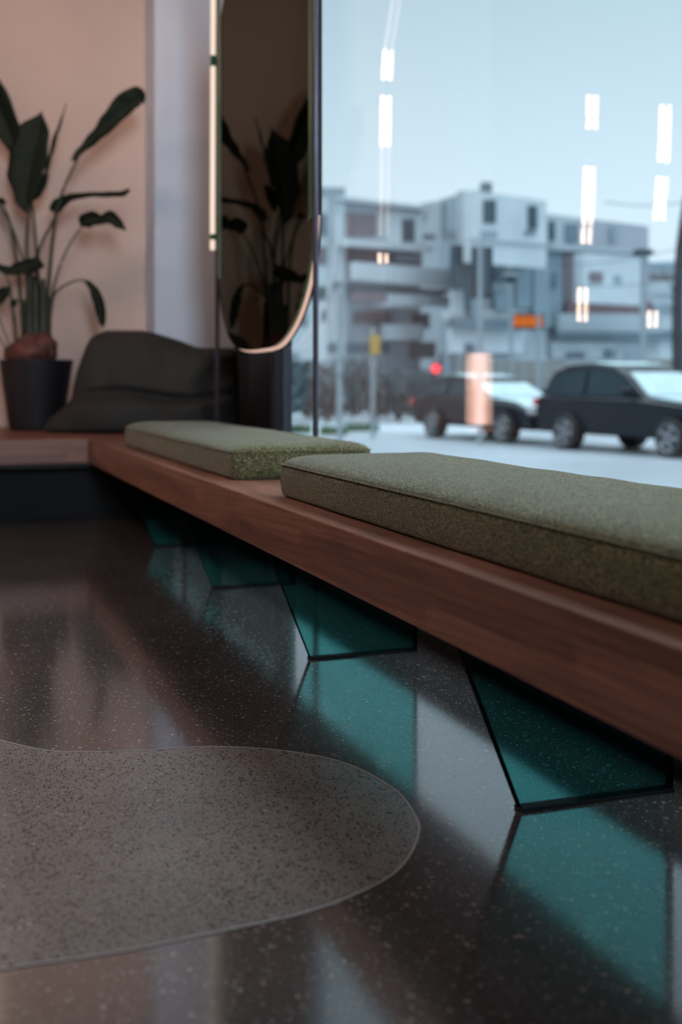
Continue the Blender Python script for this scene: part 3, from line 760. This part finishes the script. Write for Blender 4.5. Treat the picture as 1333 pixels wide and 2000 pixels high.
# right block
R3 = empty('apartment_building', tuple(at(1180, 743, 66))); R3.location.z = GZ
tag(R3, 'lilac grey topped apartment block on the right, beside the street lamp', 'building', 'apartment blocks across the road')
f = facade('wall', R3, 1064, 66, 1268, 70, 417, 442, None, O['lilac'])
rect_on(f, 1066, 1140, 418, 500, 'bay_wall', O['pale'], R3, .1, .1, py0b=427)
rect_on(f, 1070, 1080, 433, 470, 'window', O['teal'], R3, .2); rect_on(f, 1101, 1126, 438, 474, 'window', O['slate'], R3, .2); rect_on(f, 1190, 1202, 446, 470, 'window', O['grey'], R3, .2)
rect_on(f, 1066, 1268, 478, 490, 'floor_slab', O['pale'], R3, .5, .5, py0b=490, py1b=498)
rect_on(f, 1066, 1100, 492, 640, 'recess', O['grey'], R3, .2, .2); rect_on(f, 1056, 1082, 532, 556, 'window', O['slate'], R3, .4, .2); rect_on(f, 1096, 1137, 492, 600, 'recess', O['brown'], R3, .3, .2)
f3 = facade('lower_wall', R3, 1139, 62, 1255, 65, 494, 502, 590, O['white'], .6)
rect_on(f3, 1151, 1177, 531, 552, 'window', O['brown'], R3); rect_on(f3, 1200, 1214, 538, 553, 'window', O['grey'], R3)
rect_on(f, 1096, 1262, 590, 618, 'brick_band', O['red'], R3, .6, .5); 
rect_on(f, 1070, 1268, 614, 650, 'balcony', O['pale'], R3, 1.0, .3); rect_on(f, 1060, 1268, 652, 664, 'floor_slab', O['slate'], R3, 1.3, .6)
rect_on(f, 1060, 1180, 668, 700, 'shop_wall', O['white'], R3, .9, .4); rect_on(f, 1180, 1268, 666, 710, 'shop_wall', O['pale'], R3, .9, .4)
rect_on(f, 1085, 1120, 690, 712, 'window', O['pane'], R3, 1.0, .2); rect_on(f, 1160, 1175, 684, 715, 'door', O['slate'], R3, 1.2, .2); rect_on(f, 1200, 1230, 690, 712, 'window', O['grey'], R3, 1.0, .2)
R4 = empty('apartment_building', tuple(at(1330, 743, 78))); R4.location.z = GZ
tag(R4, 'low pale building at the far right edge behind the street lamp', 'building', 'apartment blocks across the road')
f = facade('wall', R4, 1255, 78, 1480, 84, 512, 500, None, O['white'], .5)
rect_on(f, 1262, 1480, 514, 522, 'roof_edge', O['grey'], R4, .3, .3); rect_on(f, 1268, 1320, 535, 548, 'window', O['brown'], R4); rect_on(f, 1262, 1480, 560, 575, 'loggia', O['pale'], R4, .2)
rect_on(f, 1262, 1480, 596, 606, 'floor_slab', O['grey'], R4, .3, .2); rect_on(f, 1265, 1400, 646, 664, 'window', O['slate'], R4, .3)
# lower terrace wall behind the road
def outer_box(name, px0, px1, py0, py1, d, thick, mat, label, cat, group=None, z0=None):
    a = at(px0, py0, d); b = at(px1, py0, d); zb = GZ if z0 is None else at(px0, py1, d).z
    bm = bmesh.new(); prism(bm, [(a.x, a.y, zb), (b.x, b.y, zb), (b.x, b.y, b.z), (a.x, a.y, a.z)], VIEW*thick)
    return tag(mesh_obj(name, bm, mat), label, cat, group)
outer_box('garden_wall', 900, 1420, 703, 0, 46, .4, flat('wall_tan', (.17, .16, .145)), 'low tan garden wall behind the parked cars', 'wall')

# hedges: crowns of many small twigs and leaves, dark and bare
def shrub(name, px, py_top, d, width, label, mat=None, seed=1, group='bare bushes beyond the road'):
    rnd = random.Random(seed)
    c_ = at(px, 743, d); ztop = at(px, py_top, d).z; hh = ztop-GZ
    root = empty(name, (c_.x, c_.y, GZ)); tag(root, label, 'bush', group)
    bm = bmesh.new()
    for k in range(9):
        a = rnd.uniform(0, 2*PI); s_ = rnd.uniform(.2, .5)*width
        tube(bm, [(c_.x, c_.y, GZ), (c_.x+math.cos(a)*s_*.4, c_.y+math.sin(a)*s_*.4, GZ+hh*.5), (c_.x+math.cos(a)*s_, c_.y+math.sin(a)*s_, GZ+hh*rnd.uniform(.75, .95))], [.05, .03, .015], 5)
    child(mesh_obj('branches', bm, O['bark']), root)
    bm = bmesh.new()
    for k in range(900):
        a = rnd.uniform(0, 2*PI); rr = math.sqrt(rnd.random())*width*.5; z = hh*(rnd.uniform(.08, 1))
        rr *= math.sqrt(max(.05, 1-abs(z/hh-.45)**2*1.9))
        p = Vector((c_.x+rr*math.cos(a), c_.y+rr*math.sin(a), GZ+z)); s_ = rnd.uniform(.05, .13)
        v1 = Vector((rnd.uniform(-1, 1), rnd.uniform(-1, 1), rnd.uniform(-1, 1))).normalized()*s_; v2 = v1.orthogonal().normalized()*s_*.6
        bm.faces.new([bm.verts.new(p+v1), bm.verts.new(p+v2), bm.verts.new(p-v1), bm.verts.new(p-v2)])
    child(mesh_obj('foliage', bm, mat or O['hedge']), root)
hs = [(542,690,40,'left of the mirror pole'),(600,705,42,'behind the mirror pole'),(640,715,38,'just right of the mirror pole'),(690,700,44,'behind the pale post'),(735,712,40,'under the yellow sign'),(780,726,38,'right of the yellow sign'),(815,722,44,'behind the red signal'),(845,735,48,'behind the left car tail')]
for i, (px, py, d, w_) in enumerate(hs): shrub('bare_shrub', px, py, d, 2.2, 'dark bare bush beyond the road, '+w_, seed=10+i)

# posts, signs, signals
def post(name, px, py_top, d, r, mat, label, cat='post'):
    t_ = at(px, py_top, d); root = empty(name, (t_.x, t_.y, GZ)); tag(root, label, cat)
    bm = bmesh.new(); tube(bm, [(t_.x, t_.y, GZ), (t_.x, t_.y, t_.z)], r, 10); child(mesh_obj('pole', bm, mat), root); return root, t_
def slab(root, name, px0, px1, py0, py1, d, th, mat):
    a = at(px0, py1, d); b = at(px1, py1, d); zt_ = at(px0, py0, d).z
    bm = bmesh.new(); prism(bm, [(a.x, a.y, a.z), (b.x, b.y, b.z), (b.x, b.y, zt_), (a.x, a.y, zt_)], VIEW*th)
    return child(mesh_obj(name, bm, mat), root)
def disc(root, name, px, py, d, r, th, mat):
    c_ = at(px, py, d); bm = bmesh.new()
    prism(bm, [c_+RIGHT*(r*math.cos(k*2*PI/20))+Vector((0, 0, r*math.sin(k*2*PI/20))) for k in range(20)], VIEW*th)
    return child(mesh_obj(name, bm, mat), root)
r_, _ = post('traffic_signal', 938, 478, 24, .055, O['post'], 'tall signal mast with dark backboard seen from behind, above the left car', 'traffic signal')
slab(r_, 'backboard', 922, 963, 482, 582, 24.1, .12, O['darkpost']); slab(r_, 'signal_head', 928, 956, 488, 576, 23.98, .1, O['teal'])
r_, _ = post('display_post', 1052, 612, 31, .06, O['post'], 'departure board with amber text on a grey post above the cars', 'display sign')
slab(r_, 'board', 1001, 1064, 612, 643, 31, .18, O['darkpost'])
for k in range(4): 
    for j in range(1): slab(r_, 'display_text', 1005+k*14.4, 1017+k*14.4, 617, 638, 30.96, .03, O['amber'])
r_, _ = post('street_post', 999, 520, 30, .05, O['post'], 'slim grey post left of the amber display'); disc(r_, 'round_sign', 998, 540, 29.95, .17, .03, O['darkpost'])
slab(r_, 'crossbar', 985, 1012, 532, 540, 29.9, .08, O['post'])
r_, _ = post('street_lamp', 1257, 487, 34, .085, O['post'], 'street lamp with flat double head at the right', 'street lamp')
slab(r_, 'lamp_head', 1243, 1276, 487, 497, 33.9, .4, O['darkpost'])
r_, _ = post('sign_post', 729, 640, 27, .05, O['post'], 'leaning grey post carrying a yellow sign', 'sign'); slab(r_, 'sign_board', 723, 743, 654, 692, 26.9, .05, O['yellow'])
r_, _ = post('street_post', 664, 560, 25, .06, flat('pale_post', (.24, .29, .32), .6), 'thick pale post right of the mirror pole'); slab(r_, 'cabinet', 656, 672, 700, 730, 24.9, .1, O['post'])
r_, _ = post('traffic_signal', 862, 690, 36, .06, O['darkpost'], 'signal lit red above the left car tail', 'traffic signal'); slab(r_, 'signal_head', 845, 860, 706, 745, 36, .2, O['darkpost']); disc(r_, 'red_light', 852, 720, 35.93, .14, .05, O['redlight'])
# tree at the right edge
c_ = at(1328, 743, 30); root = empty('street_tree', (c_.x, c_.y, GZ)); tag(root, 'dark bare tree trunk at the right edge of the view', 'tree')
bm = bmesh.new(); tube(bm, smooth_path([(c_.x, c_.y, GZ), at(1326, 700, 30), at(1325, 600, 30), at(1331, 480, 30), at(1345, 380, 30)], 5), [.19-.004*i for i in range(21)], 10); child(mesh_obj('trunk', bm, O['bark'], smooth=True), root)
bm = bmesh.new()
for a, b in (((1326, 600), (1290, 520)), ((1326, 640), (1310, 575)), ((1328, 560), (1400, 470)), ((1325, 620), (1296, 590))): tube(bm, smooth_path([at(*a, 30), at((a[0]+b[0])/2+4, (a[1]+b[1])/2, 30.1), at(*b, 30.2)], 4), [.03-.003*i for i in range(9)], 6)
child(mesh_obj('branches', bm, O['bark']), root)
# rail fence
a = at(940, 706, 42); b = at(1420, 700, 40); root = empty('railing', (a.x, a.y, GZ)); tag(root, 'long thin metal railing behind the cars', 'railing')
bm = bmesh.new()
for k in range(3): tube(bm, [a-Vector((0, 0, .25*k)), b-Vector((0, 0, .25*k))], .03, 6)
child(mesh_obj('rails', bm, O['post']), root)
for k in range(12):
    p = a.lerp(b, k/11); bm = bmesh.new(); tube(bm, [(p.x, p.y, GZ), p], .035, 6); child(mesh_obj('railing_post', bm, O['post']), root)
# overhead wires
for i, (p0, p1, lb) in enumerate((((1180, 395, 34), (1420, 372, 34), 'upper'), ((1060, 520, 40), (1420, 460, 40), 'middle'), ((1120, 560, 44), (1420, 520, 44), 'lowest'))):
    A_, B_ = at(*p0), at(*p1); bm = bmesh.new(); tube(bm, [A_.lerp(B_, t/8)-Vector((0, 0, .25*math.sin(PI*t/8))) for t in range(9)], .014, 5)
    tag(mesh_obj('overhead_wire', bm, O['darkpost']), lb+' of the three thin wires crossing the sky on the right', 'wire', 'overhead wires')
# grass tufts through the snow
for i, (px, d, w_, lb) in enumerate(((652, 29, .45, 'foot of the pale post'), (708, 31, .6, 'foot of the yellow sign post'), (585, 30, .4, 'left of the mirror pole'))):
    c_ = at(px, 743, d); bm = bmesh.new(); rnd = random.Random(i)
    for k in range(260):
        p = Vector((c_.x, c_.y, GZ))+RIGHT*rnd.uniform(-.7, .7)*w_+VIEW*rnd.uniform(-.4, .4); t_ = Vector((rnd.uniform(-.08, .08), rnd.uniform(-.08, .08), rnd.uniform(.1, .28)))
        bm.faces.new([bm.verts.new(p-RIGHT*.02), bm.verts.new(p+RIGHT*.02), bm.verts.new(p+t_)])
    tag(mesh_obj('grass_tuft', bm, O['grass']), 'green grass tuft in the snow at the '+lb if i < 2 else 'green grass tuft in the snow seen '+lb, 'grass', kind='stuff')

# cars
def make_car(label, rear, phi, scale=1.0, suv=True, snowy=True):
    ax = RIGHT*math.cos(phi)-VIEW*math.sin(phi)           # forward direction of the car
    side = Vector((-ax.y, ax.x, 0))                       # left of the car
    root = empty('car', (rear.x, rear.y, GZ)); tag(root, label, 'car', 'dark cars standing on the road')
    near = side if side.dot(VIEW) < 0 else -side          # side turned to the viewer
    c0 = Vector((rear.x, rear.y, 0)) - near*.80           # centre line at the rear axle
    def P(x, y, z): return c0+ax*(x*scale)+near*y*scale+Vector((0, 0, GZ+z*scale))
    hb = 1.0 if suv else .93; rt = 1.64 if suv else 1.44
    body = [(-.95,.32),(-1.0,.62),(-.97,hb-.06),(-.86,hb+.04),(1.95,hb+.0),(3.15,hb-.10),(3.50,hb-.22),(3.62,.62),(3.58,.30)]
    cab = [(-.90,hb+.02),(-.62,rt-.14),(-.25,rt-.02),(.5,rt),(1.15,rt-.06),(1.45,rt-.18),(2.15,hb+.0)]
    bm = bmesh.new()
    def loft(prof, half, top_z, narrow):
        rows = []
        for s_ in (-1, -.93, .93, 1):
            row = []
            for x, z in prof:
                tz = max(0, (z-top_z)/(rt-top_z)) if z > top_z else 0
                k = 1-narrow*tz
                low = .96 if z < .4 else 1
                inset = .0 if abs(s_) < 1 else .045
                zz = z if abs(s_) < 1 else (z-.03 if z > .5 else z+.03)
                endk = 1.0-.10*max(0, (abs(x-1.3)-1.7))/.6
                row.append(bm.verts.new(P(x*(1 if abs(s_) < 1 else .99)+(.01 if abs(s_) == 1 else 0), s_*half*k*low*endk, zz)))
            rows.append(row)
        n = len(prof)
        for A_, B_ in zip(rows, rows[1:]):
            for i in range(n): bm.faces.new((A_[i], A_[(i+1) % n], B_[(i+1) % n], B_[i]))
        bm.faces.new(rows[0]); bm.faces.new(list(reversed(rows[-1])))
    loft(body, .92, hb+.5, 0); loft(cab, .84, hb, .22)
    child(mesh_obj('body', bm, O['carp'], bevel=.05, seg=3, smooth=False), root)
    # side glass
    for s_ in (1, -1):
        for seg in ([(-.62,hb+.07),(-.42,rt-.17),(.42,rt-.11),(.42,hb+.05)], [(.50,hb+.05),(.50,rt-.11),(1.15,rt-.14),(1.40,rt-.24),(1.92,hb+.05)]):
            bm = bmesh.new(); pts_ = []
            for x, z in seg: pts_.append(P(x, s_*(.84*(1-.22*(z-hb)/(rt-hb))+.008), z))
            prism(bm, pts_, near*(-s_*.03)); child(mesh_obj('side_window', bm, O['cglass']), root)
    def sheet(prof, half, name, mat, lift=.015):
        bm = bmesh.new(); Lr = []
        for x, z in prof:
            k = 1-.22*max(0, (z-hb)/(rt-hb)); Lr.append((P(x, -half*k, z+lift), P(x, half*k, z+lift)))
        V1 = [(bm.verts.new(a), bm.verts.new(b)) for a, b in Lr]; V2 = [(bm.verts.new(a+Vector((0, 0, .03))), bm.verts.new(b+Vector((0, 0, .03)))) for a, b in Lr]
        for Q in (V1, V2):
            for (a, b), (c, d) in zip(Q, Q[1:]): bm.faces.new((a, b, d, c))
        for i in range(len(V1)-1):
            for s in (0, 1): bm.faces.new((V1[i][s], V1[i+1][s], V2[i+1][s], V2[i][s]))
        bm.faces.new((V1[0][0], V1[0][1], V2[0][1], V2[0][0])); bm.faces.new((V1[-1][0], V1[-1][1], V2[-1][1], V2[-1][0]))
        child(mesh_obj(name, bm, mat), root)
    sheet([(1.50,rt-.20),(2.08,hb+.03)], .74, 'windscreen', O['csnow'] if snowy else O['cglass'], .01)
    sheet([(2.2,hb+.0),(3.1,hb-.09),(3.45,hb-.21)], .80, 'bonnet_snow', O['csnow'], .02)
    sheet([(-.25,rt-.02),(.5,rt),(1.12,rt-.06)], .80, 'roof_snow', O['csnow'], .01)
    sheet([(-.84,hb+.12),(-.66,rt-.2)], .72, 'rear_window', O['cglass'], .01)
    for x, nm in ((0, 'rear'), (2.75, 'front')):
        for s_ in (1, -1):
            bm = bmesh.new(); cc = P(x, s_*.93, .34); aa = near*(-s_)
            ring_ = [cc+ax*(.345*scale*math.cos(k*2*PI/28))+Vector((0, 0, .345*scale*math.sin(k*2*PI/28))) for k in range(28)]
            prism(bm, ring_, aa*.24); w_ = child(mesh_obj('wheel', bm, O['tyre'], bevel=.02), root)
            bm = bmesh.new()
            for k in range(5):
                a0 = k*2*PI/5; d1 = ax*math.cos(a0)+Vector((0, 0, math.sin(a0))); d2 = ax*(-math.sin(a0))+Vector((0, 0, math.cos(a0)))
                q_ = cc-aa*.012; prism(bm, [q_+d1*.03-d2*.045, q_+d1*.23-d2*.03, q_+d1*.23+d2*.03, q_+d1*.03+d2*.045], aa*.02)
            tube(bm, [cc-aa*.01+ax*(.235*math.cos(k*2*PI/24))+Vector((0, 0, .235*math.sin(k*2*PI/24))) for k in range(24)], .014, 5, closed=True)
            rm = mesh_obj('rim', bm, O['rim']); rm.parent = w_
    for s_ in (1, -1):
        bm = bmesh.new(); a = P(-.99, s_*.84, hb-.13); prism(bm, [P(-1.02, s_*.88, hb-.16), P(-1.02, s_*.55, hb-.14), P(-1.0, s_*.55, hb-.02), P(-.98, s_*.88, hb-.02)], ax*.12); child(mesh_obj('tail_lamp', bm, O['tail']), root)
        bm = bmesh.new(); prism(bm, [P(3.50, s_*.84, .64), P(3.60, s_*.5, .64), P(3.58, s_*.5, .76), P(3.44, s_*.84, .78)], ax*.04); child(mesh_obj('headlamp', bm, O['rim']), root)
        bm = bmesh.new(); c_ = P(1.78, s_*.98, hb+.12); box(bm, (c_.x-.10, c_.y-.09, c_.z-.07), (c_.x+.10, c_.y+.09, c_.z+.08)); child(mesh_obj('wing_mirror', bm, O['carp'], bevel=.03), root)
    return root
make_car('dark car with snowy bonnet, the left of the two parked outside', at(852, 743, 27.2), math.radians(62), suv=False)
make_car('black estate car with snow on roof and screen, at the right edge outside', at(1112, 743, 22.6), math.radians(61), suv=True)
